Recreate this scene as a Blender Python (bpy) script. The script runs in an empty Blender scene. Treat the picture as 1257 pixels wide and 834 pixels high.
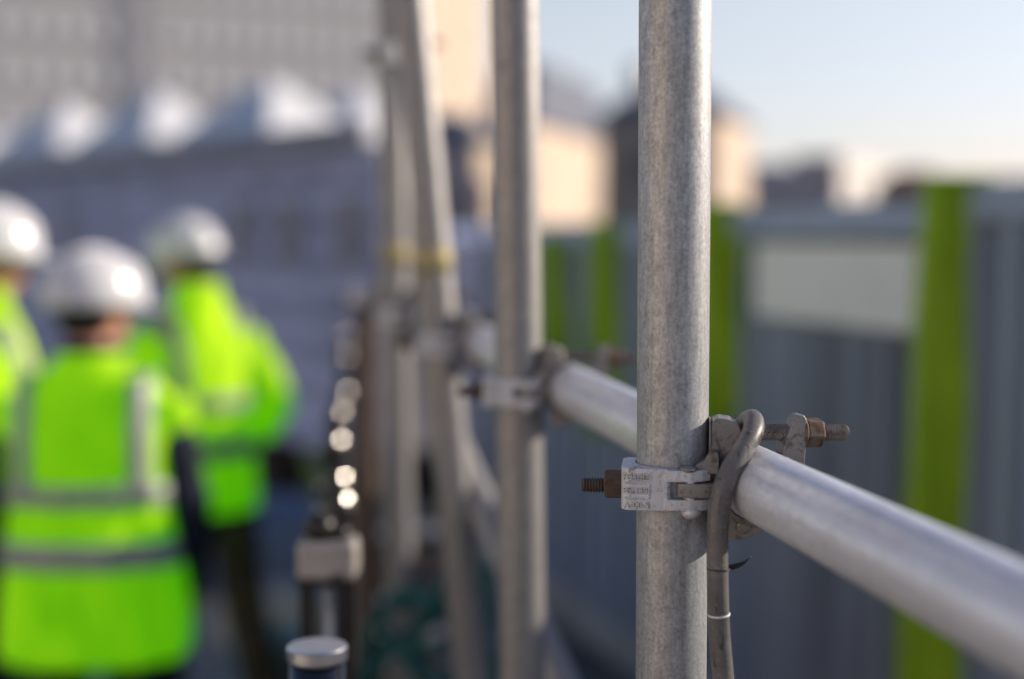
import bpy, bmesh, math, random
from mathutils import Vector, Matrix, Euler, noise
random.seed(7)
R = math.radians
sc = bpy.context.scene
col = sc.collection

# ------------------------------------------------------------------ camera
CAM_Z = 1.80
FPX = 1745.0                      # focal length in photograph pixels (50 mm on 36 mm)
PITCH = math.atan(132 / FPX)
cd = bpy.data.cameras.new('camera'); cam = bpy.data.objects.new('camera', cd); col.objects.link(cam)
cam.location = (0, 0, CAM_Z); cam.rotation_euler = (math.pi / 2 - PITCH, 0, 0)
cd.sensor_width = 36; cd.lens = 36 * FPX / 1257; cd.clip_start = 0.02; cd.clip_end = 5000
cd.dof.use_dof = True; cd.dof.focus_distance = 0.962; cd.dof.aperture_fstop = 1.8
sc.camera = cam
FW = Vector((0, math.cos(PITCH), -math.sin(PITCH))); UP = Vector((0, math.sin(PITCH), math.cos(PITCH)))
def P(x, y, z):
    """place seen at photo pixel (x, y) at distance z along the view axis"""
    return Vector((0, 0, CAM_Z)) + Vector((1, 0, 0)) * ((x - 628.5) * z / FPX) + UP * (-(y - 417) * z / FPX) + FW * z
def XY(x, z, y=285):
    p = P(x, y, z); return Vector((p.x, p.y))
def H(y, z):
    return P(628, y, z).z

# ------------------------------------------------------------------ tags
def tag(o, label=None, cat=None, group=None, kind=None):
    if label: o['label'] = label
    if cat: o['category'] = cat
    if group: o['group'] = group
    if kind: o['kind'] = kind
    return o
def thing(name, label, cat, loc=(0, 0, 0), rotz=0, group=None):
    o = bpy.data.objects.new(name, None); col.objects.link(o)
    o.empty_display_size = 0.1
    o.location = loc; o.rotation_euler = (0, 0, rotz)
    return tag(o, label, cat, group)
def dup(root, loc, rot=None, label=None):
    r = root.copy(); col.objects.link(r); r.location = loc
    if rot is not None: r.rotation_euler = rot
    if label: r['label'] = label
    for ch in list(root.children):
        c = ch.copy(); col.objects.link(c); c.parent = r
        for g in list(ch.children):
            d = g.copy(); col.objects.link(d); d.parent = c
    return r
def obj(name, bm, mat, parent=None, smooth=True, loc=None):
    bmesh.ops.recalc_face_normals(bm, faces=bm.faces)
    me = bpy.data.meshes.new(name); bm.to_mesh(me); bm.free()
    if smooth:
        for p in me.polygons: p.use_smooth = True
    me.materials.append(mat)
    o = bpy.data.objects.new(name, me); col.objects.link(o)
    if parent is not None: o.parent = parent
    if loc is not None: o.location = loc
    return o
def remesh(o, voxel, smooth=3, fac=0.5):
    m = o.modifiers.new('r', 'REMESH'); m.mode = 'VOXEL'; m.voxel_size = voxel; m.use_smooth_shade = True
    if smooth:
        s = o.modifiers.new('s', 'SMOOTH'); s.iterations = smooth; s.factor = fac
    dg = bpy.context.evaluated_depsgraph_get(); dg.update()
    me = bpy.data.meshes.new_from_object(o.evaluated_get(dg))
    o.modifiers.clear(); old = o.data; nm = old.name
    mat = old.materials[0]
    o.data = me; bpy.data.meshes.remove(old); me.name = nm
    if not me.materials: me.materials.append(mat)
    for p in me.polygons: p.use_smooth = True
    return o
def bevel(o, w, seg=2, ang=30):
    m = o.modifiers.new('b', 'BEVEL'); m.width = w; m.segments = seg; m.limit_method = 'ANGLE'; m.angle_limit = R(ang)
    return o

# ------------------------------------------------------------------ shapes into a bmesh
def box(bm, c, s, M=None):
    vs = []
    for dx in (-.5, .5):
        for dy in (-.5, .5):
            for dz in (-.5, .5):
                v = Vector((c[0] + dx * s[0], c[1] + dy * s[1], c[2] + dz * s[2]))
                if M is not None: v = M @ v
                vs.append(bm.verts.new(v))
    for f in ((0, 1, 3, 2), (4, 6, 7, 5), (0, 4, 5, 1), (2, 3, 7, 6), (0, 2, 6, 4), (1, 5, 7, 3)):
        bm.faces.new([vs[i] for i in f])
def rings(bm, rs, closed_ends=True):
    """rs: list of rings, each a list of Vectors with the same count"""
    vr = [[bm.verts.new(p) for p in r] for r in rs]
    n = len(vr[0])
    for a, b in zip(vr, vr[1:]):
        for i in range(n):
            bm.faces.new((a[i], a[(i + 1) % n], b[(i + 1) % n], b[i]))
    if closed_ends:
        bm.faces.new(vr[0][::-1]); bm.faces.new(vr[-1])
def frame_of(d):
    d = d.normalized()
    a = Vector((0, 0, 1)) if abs(d.z) < .9 else Vector((1, 0, 0))
    u = d.cross(a).normalized(); v = d.cross(u).normalized()
    return u, v
def tube(bm, pts, rad, seg=16, caps=True):
    pts = [Vector(p) for p in pts]
    if not hasattr(rad, '__len__'): rad = [rad] * len(pts)
    out = []; u = None
    for i, p in enumerate(pts):
        d = (pts[min(i + 1, len(pts) - 1)] - pts[max(i - 1, 0)]).normalized()
        if u is None: u, v = frame_of(d)
        else:
            u = (u - d * u.dot(d)).normalized()
        v = d.cross(u)
        out.append([p + (u * math.cos(2 * math.pi * k / seg) + v * math.sin(2 * math.pi * k / seg)) * rad[i] for k in range(seg)])
    rings(bm, out, caps)
def spline(pts, n=8):
    pts = [Vector(p) for p in pts]; out = []
    for i in range(len(pts) - 1):
        p0 = pts[max(i - 1, 0)]; p1 = pts[i]; p2 = pts[i + 1]; p3 = pts[min(i + 2, len(pts) - 1)]
        for k in range(n):
            t = k / n
            out.append(.5 * ((2 * p1) + (p2 - p0) * t + (2 * p0 - 5 * p1 + 4 * p2 - p3) * t * t + (3 * p1 - p0 - 3 * p2 + p3) * t ** 3))
    out.append(pts[-1]); return out
def lathe(bm, prof, M=None, seg=32):
    """prof: (r, z) list; closed at both ends"""
    M = M or Matrix.Identity(4)
    rs = [[M @ Vector((max(r, 1e-5) * math.cos(2 * math.pi * k / seg), max(r, 1e-5) * math.sin(2 * math.pi * k / seg), z)) for k in range(seg)] for r, z in prof]
    rings(bm, rs)
def prism(bm, poly, z0, z1, M=None):
    M = M or Matrix.Identity(4)
    a = [bm.verts.new(M @ Vector((p[0], p[1], z0))) for p in poly]
    b = [bm.verts.new(M @ Vector((p[0], p[1], z1))) for p in poly]
    n = len(poly)
    for i in range(n): bm.faces.new((a[i], a[(i + 1) % n], b[(i + 1) % n], b[i]))
    bm.faces.new(a[::-1]); bm.faces.new(b)
def ell(bm, c, r, M=None, seg=20, rg=12):
    M = M or Matrix.Identity(4)
    lathe(bm, [(math.sin(math.pi * i / rg), -math.cos(math.pi * i / rg)) for i in range(rg + 1)],
          M @ Matrix.Translation(Vector(c)) @ Matrix.Diagonal((r[0], r[1], r[2], 1)), seg)
def axis_to(d):
    """matrix whose z axis is d"""
    return Vector(d).to_track_quat('Z', 'Y').to_matrix().to_4x4()

# ------------------------------------------------------------------ materials
def mat(name):
    m = bpy.data.materials.new(name); m.use_nodes = True
    nt = m.node_tree; b = nt.nodes['Principled BSDF']
    return m, nt, b
def N(nt, t, **kw):
    n = nt.nodes.new(t)
    for k, v in kw.items(): setattr(n, k, v)
    return n
def noise_fac(nt, scale, detail=6, rough=.6, stretch=None, src='Object', dist=0):
    tc = N(nt, 'ShaderNodeTexCoord'); mp = N(nt, 'ShaderNodeMapping')
    if stretch: mp.inputs['Scale'].default_value = stretch
    nt.links.new(tc.outputs[src], mp.inputs[0])
    n = N(nt, 'ShaderNodeTexNoise'); n.inputs['Scale'].default_value = scale; n.inputs['Detail'].default_value = detail
    n.inputs['Roughness'].default_value = rough; n.inputs['Distortion'].default_value = dist
    nt.links.new(mp.outputs[0], n.inputs['Vector'])
    return n.outputs['Fac']
def ramp(nt, fac, stops):
    r = N(nt, 'ShaderNodeValToRGB'); e = r.color_ramp.elements
    while len(e) < len(stops): e.new(.5)
    for i, (p, c) in enumerate(stops):
        e[i].position = p
        e[i].color = (c, c, c, 1) if not hasattr(c, '__len__') else (*c, 1)
    nt.links.new(fac, r.inputs[0]); return r.outputs[0]
def mix(nt, f, a, b, mode='MIX'):
    m = N(nt, 'ShaderNodeMix', data_type='RGBA', blend_type=mode)
    for s, v in ((0, f), (6, a), (7, b)):
        if hasattr(v, 'is_linked') or isinstance(v, bpy.types.NodeSocket): nt.links.new(v, m.inputs[s])
        elif s == 0: m.inputs[0].default_value = v
        else: m.inputs[s].default_value = (*v, 1)
    return m.outputs[2]
def bump(nt, b, h, strength=.3, dist=.001):
    n = N(nt, 'ShaderNodeBump'); n.inputs['Strength'].default_value = strength; n.inputs['Distance'].default_value = dist
    nt.links.new(h, n.inputs['Height']); nt.links.new(n.outputs[0], b.inputs['Normal'])
def simple(name, c, rough=.6, metal=0, var=.25, scale=8, stretch=None, bmp=0, spec=.5, bdist=.002):
    m, nt, b = mat(name)
    f = noise_fac(nt, scale, stretch=stretch)
    lo = tuple(v * (1 - var) for v in c); hi = tuple(min(v * (1 + var), 1) for v in c)
    nt.links.new(ramp(nt, f, [(.3, lo), (.7, hi)]), b.inputs['Base Color'])
    b.inputs['Roughness'].default_value = rough; b.inputs['Metallic'].default_value = metal
    b.inputs['Specular IOR Level'].default_value = spec
    if bmp: bump(nt, b, f, bmp, bdist)
    return m
def galv(name, c, warm, rough=.5, metal=.55, stretch=(1, 1, .10), streak=.55, speck=1.0):
    """weathered galvanised steel: crystalline mottling, short drawn marks, white specks, dark scuffs"""
    m, nt, b = mat(name)
    st = noise_fac(nt, 380, 4, .6, (stretch[0], stretch[1], stretch[2]))
    mo = noise_fac(nt, 120, 9, .74, (1, 1, .85), dist=.4)
    cr = noise_fac(nt, 480, 4, .7, (1, 1, .85))
    gr = noise_fac(nt, 1000, 3, .7)
    big = noise_fac(nt, 14, 5, .6, (1, 1, .6))
    base = ramp(nt, mo, [(.28, tuple(v * .72 for v in c)), (.5, c), (.72, tuple(min(1, v * 1.17) for v in c))])
    base = mix(nt, ramp(nt, big, [(.42, 0), (.7, .45)]), base, warm)
    base = mix(nt, streak, base, ramp(nt, st, [(.30, .60), (.5, .95), (.70, 1.15)]), 'MULTIPLY')
    base = mix(nt, speck * .8, base, ramp(nt, cr, [(.32, .66), (.5, .97), (.68, 1.22)]), 'MULTIPLY')
    base = mix(nt, ramp(nt, gr, [(.30, .6), (.37, 0)]), base, tuple(v * .25 for v in c))
    base = mix(nt, ramp(nt, gr, [(.66, 0), (.72, .8 * speck)]), base, (.8, .8, .79))
    fine = noise_fac(nt, 55, 10, .78, (1, 1, .30), dist=1.0)
    base = mix(nt, ramp(nt, fine, [(.60, 0), (.70, .55)]), base, tuple(v * .35 for v in c))
    nt.links.new(base, b.inputs['Base Color'])
    nt.links.new(ramp(nt, mo, [(.3, rough + .12), (.7, rough - .08)]), b.inputs['Roughness'])
    b.inputs['Metallic'].default_value = metal
    bump(nt, b, mix(nt, .5, cr, mo), .25, .0006)
    return m
def paint_worn(name, c, under, rough=.55, chips=.62, sc_=60):
    m, nt, b = mat(name)
    n1 = noise_fac(nt, sc_, 8, .7, dist=.4); n2 = noise_fac(nt, sc_ * 6, 4, .7); n3 = noise_fac(nt, sc_ * .35, 4, .6)
    geo = N(nt, 'ShaderNodeNewGeometry')
    base = ramp(nt, n3, [(.3, tuple(v * .78 for v in c)), (.7, c)])
    base = mix(nt, ramp(nt, n2, [(.38, .55), (.46, 0)]), base, tuple(v * .4 for v in c))
    base = mix(nt, ramp(nt, n1, [(chips, 0), (chips + .06, .85)]), base, under)
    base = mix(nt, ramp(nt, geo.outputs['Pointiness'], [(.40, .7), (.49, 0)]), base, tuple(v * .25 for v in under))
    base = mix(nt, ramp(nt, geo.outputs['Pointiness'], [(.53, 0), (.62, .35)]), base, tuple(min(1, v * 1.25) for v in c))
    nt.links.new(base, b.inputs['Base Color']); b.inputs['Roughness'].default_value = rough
    ao = N(nt, 'ShaderNodeAmbientOcclusion'); ao.inputs['Distance'].default_value = .0013; ao.samples = 8  # dirt in crevices, also stands in for shading round the letters
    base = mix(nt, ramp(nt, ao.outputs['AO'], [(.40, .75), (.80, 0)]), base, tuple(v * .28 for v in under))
    nt.links.new(base, b.inputs['Base Color'])
    b.inputs['Metallic'].default_value = .15
    bump(nt, b, mix(nt, .5, n1, n2), .35, .0008)
    return m
def rust(name, a=(.06, .026, .012), b_=(.15, .075, .04), g=(.13, .115, .10)):
    m, nt, b = mat(name)
    n1 = noise_fac(nt, 170, 8, .78); n2 = noise_fac(nt, 110, 7, .7)
    base = ramp(nt, n1, [(.3, a), (.55, b_), (.75, (.22, .12, .06))])
    base = mix(nt, ramp(nt, n2, [(.42, 0), (.56, .9)]), base, g)
    nt.links.new(base, b.inputs['Base Color']); b.inputs['Roughness'].default_value = .75; b.inputs['Metallic'].default_value = .25
    bump(nt, b, n1, .5, .0006)
    return m
def hivis(name, c):
    m, nt, b = mat(name)
    f = noise_fac(nt, 7, 4, .55, (1, 1, .45), dist=.6); w = noise_fac(nt, 160, 3)
    nt.links.new(ramp(nt, f, [(.34, tuple(v * .42 for v in c)), (.60, c)]), b.inputs['Base Color'])  # darker patches put the shade of folds into the cloth colour
    b.inputs['Roughness'].default_value = .8; b.inputs['Specular IOR Level'].default_value = .2
    b.inputs['Emission Color'].default_value = (.10, 1, .0, 1); b.inputs['Emission Strength'].default_value = .32   # fluorescent cloth: added green glow stands in for its fluorescence
    bump(nt, b, mix(nt, .85, w, f), .5, .008)
    return m

M_POLE = galv('weathered_galvanised', (.475, .485, .50), (.50, .475, .44), .48, .58)
M_POLE2 = galv('weathered_galvanised_plain', (.37, .36, .355), (.39, .36, .32), .49, .6)
M_RAIL = galv('bright_galvanised', (.93, .95, 1.0), (.70, .68, .70), .36, .35, (1, 1, .05), .4, .5)
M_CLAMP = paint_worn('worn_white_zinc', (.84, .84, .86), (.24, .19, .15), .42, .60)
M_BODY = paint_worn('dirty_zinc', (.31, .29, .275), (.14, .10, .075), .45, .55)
M_RUST = rust('rusty_steel'); M_RUSTNUT = rust('orange_rust', (.05, .022, .012), (.14, .07, .04), (.20, .16, .13))
M_THREAD = rust('grey_rust_thread', (.12, .08, .06), (.24, .2, .17), (.30, .28, .26))

# ------------------------------------------------------------------ world and sun
w = bpy.data.worlds.new('World'); sc.world = w; w.use_nodes = True
nt = w.node_tree; bg = nt.nodes['Background']
SUN_EL = R(21.5); SUN_AZ = Vector((.965, .262)).normalized()
sky = nt.nodes.new('ShaderNodeTexSky'); sky.sky_type = 'NISHITA'; sky.sun_disc = False
sky.sun_elevation = SUN_EL; sky.sun_rotation = math.atan2(SUN_AZ.x, SUN_AZ.y)
sky.air_density = 1.0; sky.dust_density = .35; sky.ozone_density = 3.0
gain = nt.nodes.new('ShaderNodeMix'); gain.data_type = 'RGBA'; gain.blend_type = 'MULTIPLY'; gain.inputs[0].default_value = 1
# sky colour scaled by height: brighter low down, dimmed overhead to cut fill light
tcw = nt.nodes.new('ShaderNodeTexCoord'); sep = nt.nodes.new('ShaderNodeSeparateXYZ'); nt.links.new(tcw.outputs['Generated'], sep.inputs[0])
sky_gain_ramp = ramp(nt, sep.outputs['Z'], [(0, (1.08, .87, .99)), (.05, (1.2, .96, 1.02)), (.16, (1.78, 1.25, 1.02)), (.34, (.74, .65, .70)), (1, (.55, .52, .58))])
nt.links.new(sky_gain_ramp, gain.inputs[7])
nt.links.new(sky.outputs[0], gain.inputs[6]); nt.links.new(gain.outputs[2], bg.inputs[0]); bg.inputs[1].default_value = .15
sd = bpy.data.lights.new('sun', 'SUN'); sd.energy = 5.0; sd.angle = R(.5); sd.color = (1, .87, .72)
sun = bpy.data.objects.new('sun', sd); col.objects.link(sun)
sdir = Vector((SUN_AZ.x * math.cos(SUN_EL), SUN_AZ.y * math.cos(SUN_EL), math.sin(SUN_EL)))
sun.rotation_euler = sdir.to_track_quat('Z', 'Y').to_euler(); sun.location = sdir * 30
sc.view_settings.view_transform = 'Standard'; sc.view_settings.look = 'None'; sc.view_settings.exposure = 0

# ------------------------------------------------------------------ ground
bm = bmesh.new(); box(bm, (0, 0, -.25), (6000, 6000, .5))
g = obj('ground', bm, simple('site_ground', (.13, .125, .125), .9, 0, .45, 1.5, None, .5, .3, .05), None, False); tag(g, kind='structure')
bm = bmesh.new()
pv = [XY(40, 9.6), XY(470, 8.4), XY(640, 7.6), XY(560, 3.2), XY(-200, 3.4)]
prism(bm, [(p.x, p.y) for p in pv], .003, .007)
g = obj('concrete_paving', bm, simple('concrete', (.27, .28, .30), .85, 0, .3, 3, None, .4, .3, .01), None, False); tag(g, kind='structure')

# ------------------------------------------------------------------ scaffold row
RT = .02415
D = Vector((-367.5, math.sqrt(FPX ** 2 + 132 ** 2), 0)).normalized()   # direction of the rail
PERP = Vector((D.y, -D.x, 0))
p1 = P(825.2, 592, .966); STEP = .496
CZ = p1.z
BASE = Vector((p1.x, p1.y, 0))
def pole_at(k): return BASE + D * STEP * k
def make_pole(loc, ztop, label, material, lean=(0, 0), group='upright scaffold poles along the rail', pivot=CZ):
    """upright tube from the ground to ztop; lean shifts x,y per metre around rail height"""
    t = thing('scaffold_pole', label, 'scaffold pole', (loc.x + lean[0] * (0 - pivot), loc.y + lean[1] * (0 - pivot), 0), 0, group)
    bm = bmesh.new()
    n = 12; pts = [(lean[0] * ztop * i / n, lean[1] * ztop * i / n, .012 + (ztop - .012) * i / n) for i in range(n + 1)]
    seg = 72
    tube(bm, pts, RT, seg, False)
    tube(bm, pts, RT - .0032, seg, False)
    for e in (0, n):                               # rim rings
        pass
    o = obj('tube', bm, material, t)
    bm = bmesh.new(); lathe(bm, [(RT + .0005, ztop - .003), (RT + .0005, ztop), (RT - .004, ztop + .0005), (RT - .0045, ztop - .003)], Matrix.Translation((lean[0] * ztop, lean[1] * ztop, 0)), 48)
    obj('rim', bm, material, t)
    bm = bmesh.new(); box(bm, (0, 0, .006), (.15, .15, .012)); lathe(bm, [(.019, .012), (.019, .08)], None, 24)
    obj('base_plate', bm, M_RUST, t, False)
    return t
pole1 = make_pole(pole_at(0), 2.65, 'sharp weathered grey scaffold pole in the foreground carrying the lettered coupler', M_POLE, (-.0020, 0))
pole2 = make_pole(pole_at(1), 2.75, 'blurred grey scaffold pole just behind the sharp one, with a long bright sunlit edge', M_POLE2, (-.012, 0))
pole3 = make_pole(pole_at(2), 2.75, 'leaning scaffold pole with a yellow tape band, second behind the sharp pole', M_POLE2, (-.085, .0))
pole4 = make_pole(pole_at(3) + Vector((.0, 0, 0)), 2.8, 'far slim scaffold pole with a coupler near its top', M_POLE2, (-.008, 0))
pole5 = make_pole(pole_at(4), 1.665, 'short dark far scaffold pole ending just above the rail', M_RUST, (0, 0))
M_YEL = simple('yellow_tape', (.55, .46, .22), .5)
for pl, lean in ((pole3, -.085), (pole4, -.008)):
    bm = bmesh.new(); z0 = 1.745
    tube(bm, [(lean * z0, 0, z0), (lean * (z0 + .035), 0, z0 + .035)], RT + .0015, 40)
    obj('tape_band', bm, M_YEL, pl)

# rail
RC = Vector((p1.x, p1.y, 0)) + PERP * (2 * RT + .0012); RZ = CZ + .0025
RS = .0185                                         # the rail rises slightly going away
def rail_pt(s, off=0, dz=0): return RC + D * s + PERP * off + Vector((0, 0, RZ + RS * s + dz))
t = thing('scaffold_rail', 'bright galvanised scaffold rail running past the poles and out of frame at lower right', 'scaffold rail', rail_pt(-.66))
t.rotation_euler = Vector((D.x, D.y, RS)).to_track_quat('X', 'Z').to_euler()
bm = bmesh.new(); L = .66 + 4 * STEP + .12
tube(bm, [(0, 0, L * i / 40) for i in range(41)], RT, 72, False); tube(bm, [(0, 0, L * i / 40) for i in range(41)], RT - .0032, 72, False)
o = obj('tube', bm, M_RAIL, t); o.rotation_euler = (0, R(90), 0)
for e in (0, L):
    bm = bmesh.new(); lathe(bm, [(RT + .0003, -.001), (RT + .0003, .002), (RT - .004, .002), (RT - .004, -.001)], None, 48)
    o = obj('rim', bm, M_RAIL, t, True, (e, 0, 0)); o.rotation_euler = (0, R(90), 0)

# ------------------------------------------------------------------ coupler (local frame: x right, y away, z up, millimetres / 1000)
CANG = -R(6.4)
cpl = thing('scaffold_coupler', 'worn white forged coupler with lettering and rusty bolts on the sharp pole', 'scaffold coupler', (p1.x, p1.y, CZ), CANG, 'couplers joining poles to the rail')
S = .001
MS = Matrix.Scale(S, 4)
Rz = Matrix.Rotation(-CANG, 4, 'Z')
dl = (Rz.to_3x3() @ D); pl_ = (Rz.to_3x3() @ PERP)
rc = (Rz.to_3x3() @ (RC - Vector((p1.x, p1.y, 0)))) * 1000; rz = 2.5
def RL(s, off, z): return Vector((rc.x + dl.x * s + pl_.x * off, rc.y + dl.y * s + pl_.y * off, rz + z))
RAILM = Matrix(((pl_.x, 0, dl.x, rc.x), (pl_.y, 0, dl.y, rc.y), (0, 1, 0, rz), (0, 0, 0, 1)))   # x: off, y: up, z: along the rail
def arc(r, a0, a1, n=24):
    return [(r * math.sin(R(a0 + (a1 - a0) * i / n)), -r * math.cos(R(a0 + (a1 - a0) * i / n))) for i in range(n + 1)]
def lens(poly, n=3):   # round a polygon
    for _ in range(n):
        q = []
        for i, p in enumerate(poly):
            a = poly[(i + 1) % len(poly)]
            q += [(p[0] * .75 + a[0] * .25, p[1] * .75 + a[1] * .25), (p[0] * .25 + a[0] * .75, p[1] * .25 + a[1] * .75)]
        poly = q
    return poly
# flap over the front of the pole
bm = bmesh.new()
def slab(poly, z0, z1, M=None):
    prism(bm, poly, z0, z1, MS @ (M or Matrix.Identity(4)))
outer = [(-24.5, 16), (-30, 16), (-33.6, 12), (-33.8, -22), (-33, -27.5), (-29.5, -30.6), (-14, -32), (-3, -32.4)]
slab(outer + arc(24.9, -8, -128, 30), -14, 14)
armo = [(-5, -32.6), (3, -33.2), (12, -32.6), (20, -29.6), (25, -25)]
for a, b in ((5.6, 13.2), (-13.6, -6.2)):
    slab(armo + arc(25.0, 42, -10, 16), a, b)
slab([(-4.5, -32.4), (-2, -31.4), (-1, -29.5), (-1, -24.6), (-5, -24.4)], -13, 13)
lip = [(-15.5, -32.4), (-12.5, -33.0), (-8, -33.2), (-4, -31), (-4, -28), (-15, -28)]
# raised rims round the lettering
for z in (4.6, -5.6):
    box(bm, (-.0235, -.0310, z * S), (.0165, .0022, .0007))
box(bm, (-.0152, -.0319, -.0005), (.0008, .0022, .0100))
flap = obj('flap', bm, M_CLAMP, cpl)
def text_mesh(body, size, x0, z0, y0, width, bend):
    cu = bpy.data.curves.new('t', 'FONT'); cu.body = body; cu.size = size; cu.extrude = .0010; cu.resolution_u = 4; cu.offset = .00010
    to = bpy.data.objects.new('t', cu); col.objects.link(to)
    dg = bpy.context.evaluated_depsgraph_get(); dg.update()
    me = bpy.data.meshes.new_from_object(to.evaluated_get(dg))
    xs = [v.co.x for v in me.vertices]; k = width / (max(xs) - min(xs)); mn = min(xs)
    for v in me.vertices:
        x = x0 + (v.co.x - mn) * k
        yy = y0 + (-v.co.z)
        # follow the plate: flat in the middle, turning round the left corner
        if x < -.0292: yy += (-.0292 - x) * .85
        else: yy -= (x + .0292) * .085
        v.co = Vector((x, yy, z0 + v.co.y))
    bpy.data.objects.remove(to); bpy.data.curves.remove(cu)
    return me
bm = bmesh.new(); bm.from_mesh(flap.data)
remesh(flap, .00042, 4, .5)
bm.free()
bm = bmesh.new()
for body, z0, wd in (('FORGED', .0062, .0185), ('BS1139', -.0028, .0158), ('A-00-2', -.0122, .0175)):
    me = text_mesh(body, .0063, -.0322, z0, -.0307, wd, 0); bm.from_mesh(me); bpy.data.meshes.remove(me)
lett = obj('lettering', bm, M_CLAMP, flap, False)
remesh(lett, .00022, 2, .5)
# body saddle
bm = bmesh.new()
slab(arc(31, 52, 235, 40) + arc(24.9, 235, 52, 40), -13.5, 13.5)
def rslab(poly, s0, s1): prism(bm, poly, s0, s1, MS @ RAILM)
def rarc(r, a0, a1, n=24): return [(r * math.cos(R(a0 + (a1 - a0) * i / n)), r * math.sin(R(a0 + (a1 - a0) * i / n))) for i in range(n + 1)]
rslab(rarc(29.0, 95, 285, 36) + rarc(24.9, 285, 95, 36), -30, 17)
# block joining the two saddles
slab([(20, -18), (26, -20), (31, -14), (36, 2), (34, 20), (24, 30), (12, 29), (24, 8)], -16, 16)
# tongue of the hinge
slab(lens([(3.4, -33.4), (24, -35), (32, -30), (32, -22), (20, -25), (3.4, -27.0)], 2), -4.6, 4.8)
slab([(18, -34), (34, -30), (36, -16), (24, -14)], -4.6, 4.8)
# tall lug beside the pole
MU = Matrix(((1, 0, 0, 0), (0, 0, 1, 0), (0, 1, 0, 0), (0, 0, 0, 1)))
lugp = [(24.8, 10), (25.2, 38), (26.5, 44.5), (30, 46.2), (37, 45.5), (43.5, 42), (45.5, 37), (45, 26), (42, 14)]
prism(bm, lugp, -15, 7, MS @ MU)
prism(bm, [(12, 12), (16, 16.5), (21, 19), (25, 25), (30, 25), (30, 10)], -27, -14, MS @ MU)
# lower hinge under the rail
prism(bm, [(34, -10), (34, -36), (40, -37.5), (50, -35), (60, -30.5), (67, -25.5), (64, -20)], -12, 12, MS @ MU)
body = obj('body', bm, M_BODY, cpl)
remesh(body, .0006, 6, .5)
# thin washer plate standing between lug and pole
bm = bmesh.new(); prism(bm, lens([(-16.6, 19), (-16.6, 45.4), (8, 45.4), (8, 19)], 2), 22.9 + 1.2, 24.0 + 1.2, MS @ Matrix(((0, 0, 1, 0), (1, 0, 0, 0), (0, 1, 0, 0), (0, 0, 0, 1))))
obj('washer_plate', bm, M_BODY, cpl, False)
# rail flap with tapering fin
bm = bmesh.new()
rslab(rarc(29.0, 280, 395, 30) + rarc(24.9, 395, 280, 30), -24, 17)
fin = [(24.8, 8), (27.5, 22), (31, 31), (34.5, 39), (37, 42.2), (41.5, 42.2), (43.8, 39), (43.8, 22), (42, 4), (34, -6)]
rslab(fin, -9, 4)
rf = obj('rail_flap', bm, M_BODY, cpl); remesh(rf, .0006, 6, .5)
# bolts, nuts, rivets
def thread(name, a, b, r, m, parent):
    a = Vector(a) * S; b = Vector(b) * S; d = b - a; Ln = d.length; pitch = .00195; n = int(Ln / pitch)
    bm = bmesh.new(); seg = 36; turns = n; per = seg
    prof = [(r * 1.0 * S, 0), (r * 1.0 * S, .16), (r * .76 * S, .5), (r * .76 * S, .66)]
    M = Matrix.Translation(a) @ axis_to(d)
    rs = []
    for i in range(n):
        for rr, t in prof:
            z = (i + t) * pitch
            rs.append([M @ Vector((rr * math.cos(2 * math.pi * k / seg), rr * math.sin(2 * math.pi * k / seg), z + pitch * k / seg * 0)) for k in range(seg)])
    z = n * pitch
    rs.append([M @ Vector((r * .8 * S * math.cos(2 * math.pi * k / seg), r * .8 * S * math.sin(2 * math.pi * k / seg), z)) for k in range(seg)])
    rings(bm, rs)
    for v in bm.verts:
        q = (M.inverted() @ v.co); v.co += M.to_3x3() @ Vector((0, 0, pitch * math.atan2(q.y, q.x) / (2 * math.pi) * (1 if q.z > pitch and q.z < Ln - 2 * pitch else 0)))
    return obj(name, bm, m, parent)
def nut(name, c, d, af, h, m, parent, rot=0):
    bm = bmesh.new(); r = af / 2 / math.cos(R(30)) * S; h *= S
    M = Matrix.Translation(Vector(c) * S) @ axis_to(d) @ Matrix.Rotation(rot, 4, 'Z')
    pr = [(r * .9, 0), (r, h * .09), (r, h * .91), (r * .9, h)]
    rs = [[M @ Vector((rr * math.cos(math.pi / 3 * k), rr * math.sin(math.pi / 3 * k), z)) for k in range(6)] for rr, z in pr]
    rings(bm, rs)
    o = obj(name, bm, m, parent, False); bevel(o, .0009, 3, 20); return o
thread('bolt', (-20, -8, -1.3), (-61.5, -8.5, -1.6), 5.2, M_RUST, cpl)
nut('nut', (-33.4, -8, -.6), (-1, -.01, 0), 18.6, 12.2, M_RUST, cpl, R(12))
b0 = RL(0, -24, 31.2); b1 = RL(0, 78, 27.6)
thread('bolt', b0, b1, 5.9, M_THREAD, cpl)
dd = (b1 - b0).normalized(); nb = b0 + dd * 68.6
nut('nut', nb, dd, 18.6, 13.4, M_RUSTNUT, cpl, R(8))
bm = bmesh.new(); lathe(bm, [(.0115, 0), (.0115, .0016), (.006, .0016), (.006, 0)], Matrix.Translation((nb - dd * 1.7) * S) @ axis_to(dd), 32); obj('washer', bm, M_RUSTNUT, cpl)
bm = bmesh.new(); ell(bm, (.0105, -.0285, .0138), (.0060, .0060, .0026)); o = obj('rivet', bm, M_BODY, cpl)
bm = bmesh.new(); ell(bm, (.0125, -.0275, -.0150), (.0066, .0066, .0048)); lathe(bm, [(.004, -.013), (.004, .013)], Matrix.Translation((.0115, -.0285, 0)), 20); obj('rivet', bm, M_CLAMP, cpl)
bm = bmesh.new(); ell(bm, (.0475, -.0125, -.0272), (.0048, .0022, .0048)); obj('rivet', bm, M_BODY, cpl)

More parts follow.
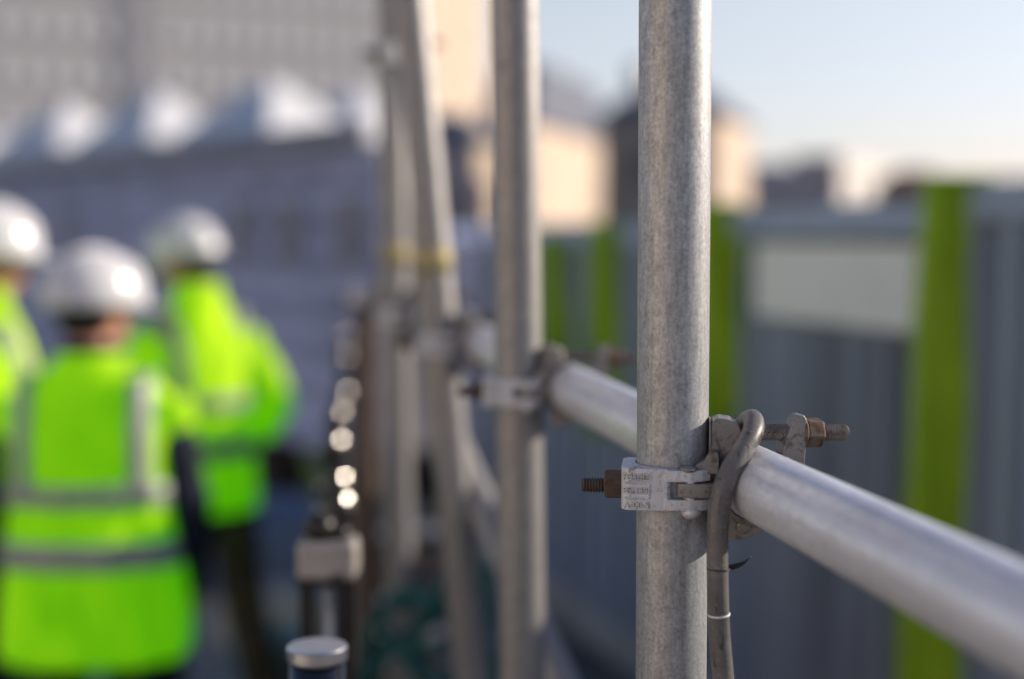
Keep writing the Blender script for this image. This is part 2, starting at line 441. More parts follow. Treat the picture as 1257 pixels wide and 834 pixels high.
# ------------------------------------------------------------------ cable hooked over the bolt
M_CABLE, nt_, b_ = mat('dusty_rubber')
n1 = noise_fac(nt_, 30, 8, .7, dist=.8); n2 = noise_fac(nt_, 500, 4, .7); n3 = noise_fac(nt_, 90, 6, .7, (1, 1, .25), dist=1.5)
bc = ramp(nt_, n1, [(.3, (.11, .105, .105)), (.7, (.23, .215, .205))])
bc = mix(nt_, ramp(nt_, n3, [(.55, 0), (.62, .85)]), bc, (.035, .033, .032)); bc = mix(nt_, ramp(nt_, n2, [(.60, 0), (.70, .8)]), bc, (.42, .40, .38))
nt_.links.new(bc, b_.inputs['Base Color']); b_.inputs['Roughness'].default_value = .42; bump(nt_, b_, n2, .2, .0004)
def CL(x, y, z): return cpl_m @ Vector((x * S, y * S, z * S))
cpl_m = Matrix.Translation((p1.x, p1.y, CZ)) @ Matrix.Rotation(CANG, 4, 'Z')
cab = thing('rubber_cable', 'thick grey-brown cable looped over the coupler bolt and hanging down beside the sharp pole', 'cable', (p1.x, p1.y, 0))
cp = [(53, 52, 6), (51.5, 44, 22), (50, 31, 33), (50.5, 16, 40), (53.5, -4, 43.5), (52.0, -22, 37), (42.5, -36, 23), (33.5, -43.5, 6), (29.6, -45.5, -18), (29.6, -45, -50), (31.2, -44, -90), (34.5, -43, -125), (36, -43, -160), (38, -42, -260), (36, -40, -600), (42, -40, -1000), (50, -45, -1400), (60, -80, -1600), (110, -160, -1622), (260, -220, -1622)]
off = Vector((p1.x, p1.y, 0))
pts = spline([CL(*p) - off for p in cp], 12)
bm = bmesh.new(); rad = [.0070] * len(pts)
tube(bm, pts, rad, 28); obj('sheath', bm, M_CABLE, cab)
bm = bmesh.new(); a = CL(30.75, -44.3, -78.0) - off; b = CL(30.82, -44.25, -79.2) - off
tube(bm, [a, b], .00735, 28); obj('tape', bm, simple('white_tape', (.72, .74, .78), .5), cab)
# torn black tie
tt = thing('cable_tie', 'torn black tie tail sticking out of the cable below the coupler', 'cable tie', CL(37, -40, -47))
bm = bmesh.new()
q = [(-1, 0, -.6), (2, -2, -.8), (5.5, -3, .4), (9, -3, 2.0), (12, -2.4, 4.2), (14.5, -2, 6.2)]
wd = [2.6, 3.4, 3.2, 2.2, 1.0, .3]
rs = []
for (x, y, z), h in zip(q, wd):
    rs.append([Vector((x - .3 * h, y - .4, z + h * .55)) * S, Vector((x + .3 * h, y + .4, z + h * .4)) * S, Vector((x + .3 * h, y + .4, z - h * .4)) * S, Vector((x - .3 * h, y - .4, z - h * .55)) * S])
rings(bm, rs); obj('strap', bm, simple('black_plastic', (.02, .02, .02), .5), tt)
bm = bmesh.new(); ring = [CL(30.2 + 7.3 * math.cos(a), -45 + 7.3 * math.sin(a), -48) - CL(37, -40, -47) for a in [2 * math.pi * i / 24 for i in range(25)]]
tube(bm, ring, .0005, 8, False); obj('loop', bm, bpy.data.materials['black_plastic'], tt)

# couplers further along the rail
for k, lab in ((1, 'blurred coupler where the rail meets the pole behind the sharp one'), (2, 'blurred coupler where the rail meets the leaning pole'),
               (3, 'small blurred coupler where the rail meets the far slim pole'), (4, 'small blurred coupler at the short far pole by the rail end')):
    q = pole_at(k); dup(cpl, (q.x, q.y, CZ + RS * STEP * k), None, lab)
q = pole_at(3); top = 2.095
dup(cpl, (q.x - .008 * (top - CZ), q.y, top), (0, 0, R(35)), 'dark blurred coupler high on the far slim pole against the pale office block')
# thin transom at that coupler
def tube_thing(name, label, cat, a, b, r, m, group=None):
    a = Vector(a); b = Vector(b); t = thing(name, label, cat, a, 0, group)
    bm = bmesh.new(); n = 12; tube(bm, [(b - a) * (i / n) for i in range(n + 1)], r, 40); obj('tube', bm, m, t)
    bm = bmesh.new(); u = (b - a).normalized()
    tube(bm, [(b - a) - u * .03, (b - a) + u * .004], r + .0012, 40); obj('end_cap', bm, M_BODY, t)
    return t
tube_thing('brace_tube', 'pale blue-lit brace tube slanting down behind the second pole', 'scaffold brace', P(546, 520, 2.04), P(775, 1030, 1.62), RT * .9, M_POLE2)
tube_thing('scaffold_ledger', 'lower scaffold ledger running low along the poles', 'scaffold ledger', pole_at(.0) - D * .3 + PERP * .06 + Vector((0, 0, .62)), pole_at(4.3) + PERP * .06 + Vector((0, 0, .62)), RT, M_POLE2)

# ------------------------------------------------------------------ row of steel posts
M_CHROME = simple('polished_steel', (.60, .60, .61), .13, 1, .1, 20)
M_GLINT = simple('bright_glint', (.8, .78, .75), .27, 1, .05, 40)  # for the small facets added to catch the sun
M_DARK = simple('dark_steel', (.035, .032, .03), .35, .3, .3, 20)
M_HEAD = simple('dull_zinc_head', (.5, .46, .43), .45, .4, .25, 30)
POSTG = 'steel posts in a receding row left of the scaffold'
PH = .335
def post_row_xy(z): return XY(430 + (-52 if z < 1.3 else -45 if z < 1.6 else -28) / z, z)
q = post_row_xy(1.13)
t = thing('steel_post', 'nearest polished steel post with a bright flat cap at the bottom edge', 'post', (q.x, q.y, 0), 0, POSTG)
bm = bmesh.new(); lathe(bm, [(.0225, .0), (.0225, 1.80 - PH - .012)], None, 48); obj('tube', bm, simple('mirror_steel', (.16, .155, .15), .14, 1, .2, 5, (30, 30, 1)), t)
bm = bmesh.new(); zt = 1.80 - PH; lathe(bm, [(.0240, zt - .012), (.0246, zt - .010), (.0246, zt - .0012), (.0236, zt), (0, zt + .0003)], None, 48); o = obj('cap', bm, simple('bright_cap', (.85, .85, .86), .28, 1, .12, 30), t, False)
q = post_row_xy(1.49); zt = 1.80 - .325
t = thing('steel_post', 'dark twin-legged post under a pale box-shaped head, second in the row', 'post', (q.x, q.y, 0), 0, POSTG)
bm = bmesh.new(); box(bm, (0, 0, zt - .021), (.062, .05, .040)); o = obj('head', bm, M_HEAD, t, False); bevel(o, .006, 3)
bm = bmesh.new(); box(bm, (0, 0, zt - .044), (.064, .052, .006)); ell(bm, (.012, -.024, zt - .038), (.006, .006, .006)); obj('lower_plate', bm, M_DARK, t, False)
for sx in (-1, 1):
    bm = bmesh.new(); box(bm, (sx * .023, 0, (zt - .047) / 2), (.013, .03, zt - .047)); obj('upright', bm, M_DARK, t, False)
bm = bmesh.new(); lathe(bm, [(.0055, .0), (.0055, zt - .047)], None, 20); obj('rod', bm, M_RAIL, t)
bm = bmesh.new(); ell(bm, (-.01, .0, zt + .012), (.018, .018, .016)); ell(bm, (.012, .0, zt + .006), (.012, .012, .010)); obj('knob', bm, M_DARK, t)
zs = [1.78, 2.03, 2.32, 2.68, 3.15, 3.8, 4.8]
first = None
for i, z in enumerate(zs):
    q = post_row_xy(z)
    if first is None:
        t = first = thing('steel_post', 'dark steel post with a domed cap and added glint facets, third in the row', 'post', (q.x, q.y, 0), 0, POSTG); zt = 1.80 - PH
        bm = bmesh.new(); lathe(bm, [(.018, 0), (.018, zt - .03)], None, 32); obj('tube', bm, M_DARK, t)
        bm = bmesh.new(); lathe(bm, [(.0195, zt - .035), (.0195, zt - .018), (.0180, zt - .006), (.0130, zt + .004), (.007, zt + .0085), (0, zt + .010)], None, 40); obj('cap', bm, M_DARK, t)
        hv = (sdir + (Vector((0, 0, 1.80)) - Vector((q.x - .06, q.y + 1.0, zt))).normalized()).normalized()  # facets added below, tilted between sun and camera to throw glints
        for ox, oz, r_ in ((.012, -.002, .0038), (-.020, -.012, .0022)):
            bm = bmesh.new(); lathe(bm, [(r_ * 1.5, -.012), (r_ * 1.5, -.0015), (r_ * 1.1, .0), (0, .0001)], Matrix.Translation((ox, -.010, zt + oz)) @ axis_to(hv), 24); obj('glint_facet', bm, M_GLINT, t, False)
        bm = bmesh.new(); ell(bm, (-.024, -.002, zt - .028), (.008, .008, .008)); lathe(bm, [(.004, 0), (.004, .03)], Matrix.Translation((-.03, -.002, zt - .028)) @ axis_to((1, 0, 0)), 12); obj('bolt_head', bm, M_DARK, t)
    else:
        words = ['fourth', 'fifth', 'sixth', 'seventh', 'eighth', 'ninth', 'tenth', 'eleventh', 'twelfth']
        dup(first, (q.x + random.uniform(-.012, .012), q.y, random.uniform(-.02, .01)), (0, 0, R(random.uniform(-2, 2))), 'dark steel post with a domed cap and added glint facets, %s from the near end of the row' % words[i - 1])

# ------------------------------------------------------------------ stack of boards and rope behind the poles
bq = XY(478, 4.0)
names = ['lowest', 'second lowest', 'third', 'fourth', 'fifth', 'sixth', 'seventh', 'eighth', 'ninth', 'tenth', 'topmost']
M_B1 = simple('grey_timber', (.20, .155, .13), .85, 0, .4, 12, (1, 1, 8)); M_B2 = simple('dark_timber', (.05, .04, .035), .9, 0, .4, 12)
for i in range(11):
    z = .04 + i * .095
    t = thing('scaffold_board', '%s timber board in the stack behind the far poles' % names[i], 'board', (bq.x + random.uniform(-.015, .015), bq.y + random.uniform(-.02, .02), z), R(random.uniform(-4, 4) + 12), 'stacked timber boards')
    bm = bmesh.new(); box(bm, (0, .5, 0), (.225, 1.4, .045)); o = obj('plank', bm, M_B1, t, False); bevel(o, .004)
    bm = bmesh.new(); box(bm, (0, -.201, 0), (.229, .003, .030)); obj('end_band', bm, M_RAIL if i % 3 else M_B1, t, False)
    if i:
        for sy in (0, .9):
            pass
# spacers between the boards
for i in range(10):
    z = .0875 + i * .095
    b = bmesh.new(); box(b, (0, 0, 0), (.20, .05, .048)); o = obj('spacer_batten', b, M_B2, None, False, (bq.x, bq.y + .1, z)); tag(o, 'dark batten between boards of the stack behind the far poles', 'batten', 'battens between the stacked boards')
M_ROPE = simple('teal_rope', (.008, .10, .10), .7, 0, .4, 200)
random.seed(3)
t = thing('safety_rope', 'tangled dark teal rope netting draped from the brace down to the left', 'rope', P(560, 760, 2.25))
o0 = P(560, 760, 2.25)
paths = [
    [(622, 690, 2.1), (590, 700, 2.15), (560, 735, 2.25), (520, 770, 2.3), (470, 790, 2.35), (440, 840, 2.4)],
    [(610, 705, 2.1), (575, 690, 2.2), (555, 745, 2.25), (500, 740, 2.3), (455, 770, 2.3), (450, 850, 2.4)],
    [(600, 700, 2.1), (590, 750, 2.2), (545, 790, 2.2), (480, 800, 2.3), (460, 830, 2.3)],
    [(585, 700, 2.12), (545, 722, 2.2), (510, 800, 2.25), (560, 840, 2.3), (600, 800, 2.2), (612, 860, 2.2)],
    [(560, 700, 2.15), (600, 735, 2.15), (575, 810, 2.2), (520, 830, 2.25), (470, 760, 2.3), (505, 725, 2.3), (560, 760, 2.2)]]
for i, pa in enumerate(paths):
    bm = bmesh.new(); tube(bm, [P(*p) - o0 for p in spline(pa, 8)], .0095, 8); obj('strand', bm, M_ROPE, t)

# ------------------------------------------------------------------ grey hoarding on the right with green posts
E = Vector((.94, -2.85, 0)).normalized(); HA = Vector((.28, 6.75, 0)); HN = Vector((E.y, -E.x, 0))   # HN faces the camera side
if HN.x > 0: HN = -HN
def hz(Zd): return HA + E * ((6.75 - Zd) / -E.y)
M_HOARD = simple('blue_grey_sheet', (.29, .335, .43), .6, .1, .42, 6, (1, 1, .05), .2)
M_BEAM = simple('blue_grey_beam', (.40, .48, .64), .55, .1, .15, 5)
M_LIME = simple('lime_paint', (.34, .55, .006), .6, 0, .15, 6)
M_BOARD = simple('white_board', (.94, .98, .94), .5, 0, .1, 4)
Zs = [8.6, 6.98, 6.36, 5.25, 3.9, 2.5, .4]
tops = [1.80, 1.80, 1.80, 1.86, 1.97, 2.02, 2.02]
bl = ['grey hoarding bay farthest away beyond the leaning poles', 'short grey hoarding bay between the two farthest green posts', 'grey hoarding bay seen between the second pole and the sharp pole', 'grey hoarding bay carrying the wide white board right of the sharp pole', 'grey hoarding bay at the right edge beyond the broad green post', 'nearest grey hoarding bay, out of view, height set for its shadow']
for i in range(6):
    a = hz(Zs[i]); b = hz(Zs[i + 1]); Ln = (b - a).length; top = (1.84, 1.84, 1.84, 1.885, 1.93, 2.13)[i]  # last bay is out of view, its height set for its shadow on the poles
    t = thing('hoarding_panel', bl[i], 'hoarding', a, math.atan2(E.y, E.x), 'bays of the grey hoarding')
    # local x along the hoarding, local -y/+y towards the camera side
    sgn = 1 if (Matrix.Rotation(math.atan2(E.y, E.x), 3, 'Z') @ Vector((0, 1, 0))).dot(HN) > 0 else -1
    bm = bmesh.new(); x = .0; prof = []
    while x < Ln:
        for dx, dy in ((0, 0), (.07, 0), (.085, .05), (.155, .05), (.17, 0)):
            if x + dx < Ln: prof.append((x + dx, sgn * dy))
        x += .17
    prof.append((Ln, 0))
    a1 = [bm.verts.new((px, py, .14)) for px, py in prof]; b1_ = [bm.verts.new((px, py, top - .1)) for px, py in prof]
    for k in range(len(prof) - 1): bm.faces.new((a1[k], a1[k + 1], b1_[k + 1], b1_[k]))
    o = obj('sheet', bm, M_HOARD, t, False); s_ = o.modifiers.new('s', 'SOLIDIFY'); s_.thickness = .003
    bm = bmesh.new(); box(bm, (Ln / 2, 0, top - .05), (Ln - .004, .12, .1)); o = obj('top_beam', bm, M_BEAM, t, False); bevel(o, .008)
    bm = bmesh.new(); box(bm, (Ln / 2, sgn * .0, .07), (Ln - .004, .30, .138)); o = obj('kerb', bm, simple('pale_concrete', (.42, .40, .37), .9, 0, .25, 6), t, False); bevel(o, .015)
    if i == 3:
        bm = bmesh.new(); box(bm, (Ln * .60, sgn * .052, 1.645), (Ln * .69, .02, .26)); o = obj('notice_board', bm, M_BOARD, t, False); bevel(o, .004)
        bm = bmesh.new(); box(bm, (Ln * .60, sgn * .062, 1.775), (Ln * .71, .02, .018)); box(bm, (Ln * .245, sgn * .062, 1.64), (.018, .02, .27)); obj('board_frame', bm, M_DARK, t, False)
    if i == 4:
        bm = bmesh.new(); box(bm, (Ln * .3, sgn * .045, .95), (.10, .03, 1.6)); obj('strut', bm, M_BEAM, t, False)
gl = ['short lime green strip just right of the second pole, farthest along the hoarding', 'lime green strip on the hoarding left of the sharp pole', 'lime green strip half hidden by the sharp pole', 'broad leaning lime green strip at the right with a sunlit edge']
for i, (px, top, z0, wd, leanx) in enumerate(((682, 1.77, 1.22, .15, 0), (745, 1.83, .95, .16, .02), (882, 1.89, 1.13, .16, 0), (1168, 1.935, .12, .168, .032))):
    zz_ = min((2.5 + .005 * k for k in range(1300)), key=lambda z: abs((hz(z) + HN * .1).x / (hz(z) + HN * .1).y - (px - 628.5) / FPX)); a = hz(zz_) + HN * .1
    t = thing('green_banner', gl[i], 'banner', (a.x, a.y, 0), 0, 'lime green strips on the hoarding')
    bm = bmesh.new(); n = 14; rs = []
    for k in range(n + 1):
        z = z0 + (top - z0) * k / n; cx = leanx * (z - 1.5); row = []
        for j in range(9):
            u = j / 8 - .5; row.append(Vector((cx + u * wd, .012 * math.sin(z * 9 + j * .8) + .006 * math.cos(j * 2.1), z)))
        for j in range(8, -1, -1):
            u = j / 8 - .5; row.append(Vector((cx + u * wd, .05 + .012 * math.sin(z * 9 + j * .8), z)))
        rs.append(row)
    rings(bm, rs); obj('cloth', bm, M_LIME, t)
    for nm, z in (('top_batten', top + .008), ('bottom_batten', z0 - .008)):
        bm = bmesh.new(); box(bm, (leanx * (z - 1.5), .025, z), (wd * 1.02, .06, .014)); obj(nm, bm, M_LIME, t, False)

# ------------------------------------------------------------------ site cabin on the left
ca = XY(-90, 15.0); cb = XY(470, 8.0); ca = Vector((ca.x, ca.y, 0)); cb = Vector((cb.x, cb.y, 0))
ce = (ca - cb).normalized(); Lc = (ca - cb).length
t = thing('site_cabin', 'long blue-grey site cabin raised on blocks behind the workers', 'cabin', cb, math.atan2(ce.y, ce.x))
M_CAB = simple('cabin_cladding', (.58, .61, .80), .7, 0, .2, 3, (1, 1, .3), .2)
cy = 1 if (Matrix.Rotation(math.atan2(ce.y, ce.x), 3, 'Z') @ Vector((0, 1, 0))).dot(cb) > 0 else -1   # depth side, away from camera
bm = bmesh.new(); pr = [(0, 0)]
vdir = cb.normalized(); ddir = Matrix.Rotation(math.atan2(ce.y, ce.x), 3, 'Z') @ Vector((0, cy, 0)); skew = vdir.dot(ce) / vdir.dot(ddir)
pr += [(Lc, 0), (Lc + 1, cy * 2.6), (2.6 * skew + .12, cy * 2.6)]
prism(bm, pr, .48, 2.30); obj('wall', bm, M_CAB, t, False)
bm = bmesh.new()
for k in range(7):
    box(bm, (Lc / 2, -cy * .012, .56 + k * .26), (Lc - .02, .02, .13))
obj('cladding_boards', bm, simple('dark_boards', (.38, .40, .55), .7, 0, .4, 2, (1, 1, .3)), t, False)
bm = bmesh.new(); prism(bm, [(-.12, -cy * .18), (Lc + .1, -cy * .18), (Lc + 1.1, cy * 2.7), (2.7 * skew + .08, cy * 2.7)], 2.303, 2.415); o = obj('roof', bm, simple('cabin_roof', (.34, .36, .42), .6, 0, .2, 4), t, False); bevel(o, .02)
for px in (306, 362, 90, 440):
    # window positions along the wall
    best = min(range(400), key=lambda k: abs(((cb + ce * Lc * k / 400).x / (cb + ce * Lc * k / 400).y) - (px - 628.5) / FPX))
    x = Lc * best / 400
    bm = bmesh.new(); box(bm, (x, -cy * .02, 1.80), (.34, .06, .46)); f = obj('window', bm, M_CAB, t, False)
    bm = bmesh.new(); box(bm, (x, -cy * .052, 1.80), (.28, .008, .40)); obj('pane', bm, simple('cabin_glass', (.17, .17, .21), .35), f, False)
for k in range(7):
    x = .25 + (Lc - .5) * k / 6
    for dy in (.25,):
        bm = bmesh.new(); box(bm, (x, cy * dy, .239), (.3, .3, .478)); obj('support_block', bm, M_B2, t, False)
bm = bmesh.new(); box(bm, (Lc / 2, cy * .55, .26), (Lc - .2, .03, .40)); obj('gap_shade', bm, simple('black_gap', (.012, .012, .013), .9), t, False)  # black sheet standing in for the shade under the cabin

# ------------------------------------------------------------------ clutter on the ground at lower left
def soft_heap(name, label, cat, loc, size, m, seed=0, rot=0):
    bm = bmesh.new(); n = 20; rs = []
    for k in range(9):
        z = k / 8; prof = 1 - .12 * z ** 3 if k < 8 else .5
        r = []
        for j in range(n):
            a = 2 * math.pi * j / n; e = 2 / 5
            cx = math.copysign(abs(math.cos(a)) ** e, math.cos(a)); sx = math.copysign(abs(math.sin(a)) ** e, math.sin(a))
            q = noise.noise(Vector((cx * 2 + seed, sx * 2, z * 3)))
            r.append(Vector((cx * size[0] / 2 * prof * (1 + .07 * q), sx * size[1] / 2 * prof * (1 + .07 * q), size[2] * (z * .97) * (1 + .05 * q))))
        rs.append(r)
    rings(bm, rs); o = obj(name, bm, m, None, True, loc); o.rotation_euler = (0, 0, rot)
    s_ = o.modifiers.new('s', 'SUBSURF'); s_.levels = 1; s_.render_levels = 1
    return tag(o, label, cat)
q = XY(352, 7.3); soft_heap('tarpaulin_stack', 'blue-grey tarpaulin over a low stack beside the cabin', 'covered stack', (q.x, q.y, .007), (1.1, .9, .42), simple('blue_tarp', (.17, .23, .36), .6, 0, .2, 6), 2, .3)
q = XY(345, 6.1); soft_heap('sand_bag', 'pale sandbag lying in front of the blue tarpaulin', 'sandbag', (q.x, q.y, .007), (.62, .4, .26), simple('pale_sack', (.42, .41, .40), .9, 0, .2, 9), 5, -.2)
q = XY(325, 5.2)
t = thing('plastic_bucket', 'pale blue plastic bucket at the bottom edge by the posts', 'bucket', (q.x, q.y, .007))
bm = bmesh.new(); lathe(bm, [(.13, 0), (.15, .27), (.162, .28), (.162, .30), (.148, .30), (.142, .26), (.125, .01)], None, 40); obj('tub', bm, simple('pale_blue_plastic', (.34, .50, .60), .45), t)
bm = bmesh.new(); tube(bm, [(.158 * math.cos(a), -.05 * math.sin(a), .27 - .10 * math.sin(a)) for a in [math.pi * i / 16 for i in range(17)]], .004, 8); obj('handle', bm, M_RAIL, t)

# ------------------------------------------------------------------ workers
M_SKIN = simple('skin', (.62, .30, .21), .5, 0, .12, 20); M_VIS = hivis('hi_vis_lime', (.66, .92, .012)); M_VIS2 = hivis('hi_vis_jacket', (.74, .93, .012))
M_NAVY = simple('navy_cloth', (.018, .022, .040), .85, 0, .3, 12, None, .5, .3, .01); M_TROU = simple('black_trousers', (.022, .02, .022), .9, 0, .3, 10, None, .5, .2, .01)
M_BROWN = simple('dusty_work_trousers', (.10, .075, .065), .9, 0, .5, 7, None, .5, .2, .01)
M_HELM = simple('white_helmet', (.86, .86, .88), .2, 0, .05, 6); M_REFL = simple('reflective_tape', (.42, .44, .42), .45, .2, .12, 30)
M_REFL2 = simple('dull_reflective_tape', (.30, .36, .26), .6, .1, .2, 20); M_HAIR = simple('dark_hair', (.02, .016, .014), .7, 0, .3, 60); M_BOOT = simple('brown_boots', (.09, .06, .04), .7); M_EYE = simple('eye', (.03, .025, .02), .2)
M_LABEL = simple('grey_blue_sticker', (.30, .35, .46), .4)
def se(rx, ry, cx, cy, z, n=40, e=.8):
    out = []
    for j in range(n):
        a = 2 * math.pi * j / n
        out.append(Vector((cx + rx * math.copysign(abs(math.cos(a)) ** e, math.cos(a)), cy + ry * math.copysign(abs(math.sin(a)) ** e, math.sin(a)), z)))
    return out
def lerp_prof(prof, z):
    for a, b in zip(prof, prof[1:]):
        if a[0] <= z <= b[0]:
            t = (z - a[0]) / (b[0] - a[0]); return [a[i] + (b[i] - a[i]) * t for i in range(1, len(a))]
    return list((prof[0] if z < prof[0][0] else prof[-1])[1:])
def hand(bm, wrist, d, palmn, k=1):
    """palm and five bent fingers from the wrist along d; palmn is the palm normal"""
    d = d.normalized(); palmn = (palmn - d * palmn.dot(d)).normalized(); sd_ = d.cross(palmn)
    tube(bm, [wrist - d * .02, wrist + d * .015, wrist + d * .05, wrist + d * .085], [.026, .029, .030, .024], 12)
    ell(bm, wrist + d * .055 + sd_ * .012, (.026, .026, .03)); ell(bm, wrist + d * .055 - sd_ * .012, (.026, .026, .03))
    for i, (o_, ln) in enumerate(((-.031, .062), (-.0105, .074), (.0105, .070), (.031, .055))):
        b0 = wrist + d * .078 + sd_ * o_
        tube(bm, [b0 - d * .01, b0 + d * ln * .45, b0 + d * ln * .8 + palmn * ln * .25, b0 + d * ln + palmn * ln * .55], [.0095, .009, .0085, .007], 8)
    b0 = wrist + d * .025 - sd_ * .024 * k
    tube(bm, [b0, b0 + d * .03 - sd_ * .022 * k + palmn * .008, b0 + d * .062 - sd_ * .024 * k + palmn * .02], [.013, .011, .009], 8)
def person(label, loc, rotz, arms, legs, head_yaw, prof, jacket_mat, sleeve_mat, trouser_mat, vest, scale=1.0, head_pitch=0, lean=0, girth=1):
    """faces local +y. arms: two lists shoulder-elbow-wrist; legs: hip-knee-ankle"""
    t = thing('person', label, 'person', loc, rotz); t.scale = (scale * girth, scale * girth, scale)
    HM = Matrix.Translation((0, .01, 1.50)) @ Matrix.Rotation(head_yaw, 4, 'Z') @ Matrix.Rotation(head_pitch, 4, 'X')
    # body (one continuous skin)
    bm = bmesh.new()
    tors = [(.84, .15, .10), (1.0, .145, .10), (1.15, .15, .105), (1.3, .17, .11), (1.40, .16, .095), (1.46, .09, .07), (1.50, .058, .06), (1.55, .055, .06)]
    rings(bm, [se(rx, ry, 0, 0, z) for z, rx, ry in tors])
    ell(bm, (0, .015, .125), (.074, .094, .115), HM); ell(bm, (0, .035, .07), (.058, .062, .062), HM)
    ell(bm, (0, .113, .10), (.013, .018, .022), HM); ell(bm, (0, .10, .055), (.026, .012, .010), HM)
    for sx in (-1, 1): ell(bm, (sx * .078, .005, .11), (.012, .02, .034), HM)
    for i, a in enumerate(arms):
        sp = spline(a, 6); n = len(sp)
        tube(bm, sp, [.052 + (.030 - .052) * k / (n - 1) for k in range(n)], 14)
        hand(bm, sp[-1], sp[-1] - sp[-4], Vector(((-1 if a[0][0] > 0 else 1), .3, 0)), 1 if a[0][0] > 0 else -1)
    for a in legs:
        sp = spline(a, 6); n = len(sp)
        tube(bm, sp, [.078 + (.042 - .078) * k / (n - 1) for k in range(n)], 14)
        e = Vector(a[-1]); tube(bm, [e + Vector((0, -.05, -.04)), e + Vector((0, .06, -.045)), e + Vector((0, .15, -.06))], [.036, .036, .026], 12)
    b = obj('body', bm, M_SKIN, t); remesh(b, .006, 4)
    for sx in (-1, 1):
        bm = bmesh.new(); ell(bm, (sx * .032, .099, .118), (.011, .008, .007), HM); obj('eye', bm, M_EYE, t)
    bm = bmesh.new(); ell(bm, (0, -.012, .135), (.082, .088, .112), HM); hb = obj('hair', bm, M_HAIR, t)
    # helmet
    hel = bmesh.new(); pr = [(.118, .128), (.124, .132), (.124, .150), (.119, .19), (.104, .228), (.075, .256), (.038, .270), (0, .273)]
    rs = [[HM @ Vector((r * 1.0 * math.cos(2 * math.pi * k / 48), .012 + r * 1.16 * math.sin(2 * math.pi * k / 48), z)) for k in range(48)] for r, z in pr]
    rings(hel, rs)
    peak = [[HM @ Vector((x, .012 + math.sqrt(max(0, 1 - (x / .124) ** 2)) * .144 * (1) + dy, z)) for x in [-.1 + .2 * k / 16 for k in range(17)]] for dy, z in ((-.03, .14),)]
    outl = [(-.105, .07), (-.095, .13), (-.06, .185), (0, .205), (.06, .185), (.095, .13), (.105, .07)]
    prism(hel, outl, .128, .134, HM @ Matrix.Rotation(R(-4), 4, 'X'))
    h = obj('helmet', hel, M_HELM, t); bevel(h, .002)
    bm = bmesh.new(); tube(bm, [HM @ Vector((0, .012 + 1.17 * .124 * math.cos(a), .15 + .124 * math.sin(a))) for a in [R(20 + 140 * i / 20) for i in range(21)]], .007, 10); obj('ridge', bm, M_HELM, h)
    bm = bmesh.new(); box(bm, (-.055, -.121, .172), (.05, .012, .034), HM @ Matrix.Rotation(R(-6), 4, 'X')); obj('sticker', bm, M_LABEL, h)
    # trousers
    bm = bmesh.new()
    rings(bm, [se(.165, .115, 0, 0, .80), se(.172, .122, 0, 0, .88), se(.165, .115, 0, 0, 1.0)])
    for a in legs:
        sp = spline([a[0], a[1], Vector(a[2]) + Vector((0, 0, .02))], 6); n = len(sp)
        tube(bm, sp, [.102 + (.068 - .102) * k / (n - 1) for k in range(n)], 18)
    tr = obj('trousers', bm, trouser_mat, t); remesh(tr, .011, 4)
    for a in legs:
        e = Vector(a[-1]); bm = bmesh.new()
        tube(bm, [e + Vector((0, -.01, .10)), e + Vector((0, -.01, .0)), e + Vector((0, -.02, -.06))], [.058, .056, .05], 16)
        tube(bm, [e + Vector((0, -.06, -.05)), e + Vector((0, .06, -.048)), e + Vector((0, .17, -.058)), e + Vector((0, .19, -.06))], [.046, .048, .036, .02], 16)
        box(bm, (e.x, e.y + .06, e.z - .085), (.09, .28, .03)); bo = obj('boot', bm, M_BOOT, t); remesh(bo, .008, 3)
    # undershirt with long sleeves
    def sleeves(bm, r0, r1, cut=1.0):
        for a in arms:
            sp = spline(a, 8); n = max(3, int(len(sp) * cut)); sp = sp[:n]
            tube(bm, sp, [r0 + (r1 - r0) * k / (len(spline(a, 8)) - 1) + .004 * math.sin(k * 1.9) for k in range(n)], 20)
    zz = [p[0] for p in prof]
    z0, z1 = zz[0], zz[-1]
    def ring_at(z, o_=0): 
        rx, ry = lerp_prof(prof, z)[:2]; q = se(rx + o_, ry + o_, 0, 0, z, 72); w_ = max(0, min(1, (1.36 - z) / .3))
        for j, v in enumerate(q):          # hanging folds
            a = 2 * math.pi * j / 72; k_ = 1 + w_ * (.028 * math.sin(7 * a + 3 * z + len(label)) + .018 * math.sin(13 * a - 6 * z))
            v.x *= k_; v.y *= k_
        return q
    bm = bmesh.new()
    if vest:
        rings(bm, [ring_at(z, -.02) for z in (1.0, 1.1, 1.2, 1.3, 1.38, 1.42)] + [se(.075, .075, 0, 0, 1.50, 72), se(.07, .075, 0, 0, 1.535, 72)])
        sleeves(bm, .066, .048)
        u = obj('jumper', bm, sleeve_mat, t); remesh(u, .010, 4)
        bm = bmesh.new()
    steps = [z0 + (1.40 - z0) * k / 24 for k in range(25)]
    rings(bm, [ring_at(z) for z in steps] + [ring_at(1.44, -.0), se(.10, .092, 0, 0, 1.475, 72), se(.082, .08, 0, 0, 1.51, 72)] + ([] if vest else [se(.085, .085, 0, .0, 1.55, 72)]))
    if vest: sleeves(bm, .074, .070, .28)
    else: sleeves(bm, .080, .056)
    j = obj('hi_vis_vest' if vest else 'hi_vis_jacket', bm, jacket_mat, t); remesh(j, .011, 5)
    # reflective bands
    for (za, zb) in ((1.125, 1.18), (.965, 1.035)):
        bm = bmesh.new(); ks = [za + (zb - za) * k / 3 for k in range(4)]
        rings(bm, [ring_at(z, .011) for z in ks], False); o = obj('reflective_band', bm, M_REFL if vest else M_REFL2, j); s_ = o.modifiers.new('s', 'SOLIDIFY'); s_.thickness = .004
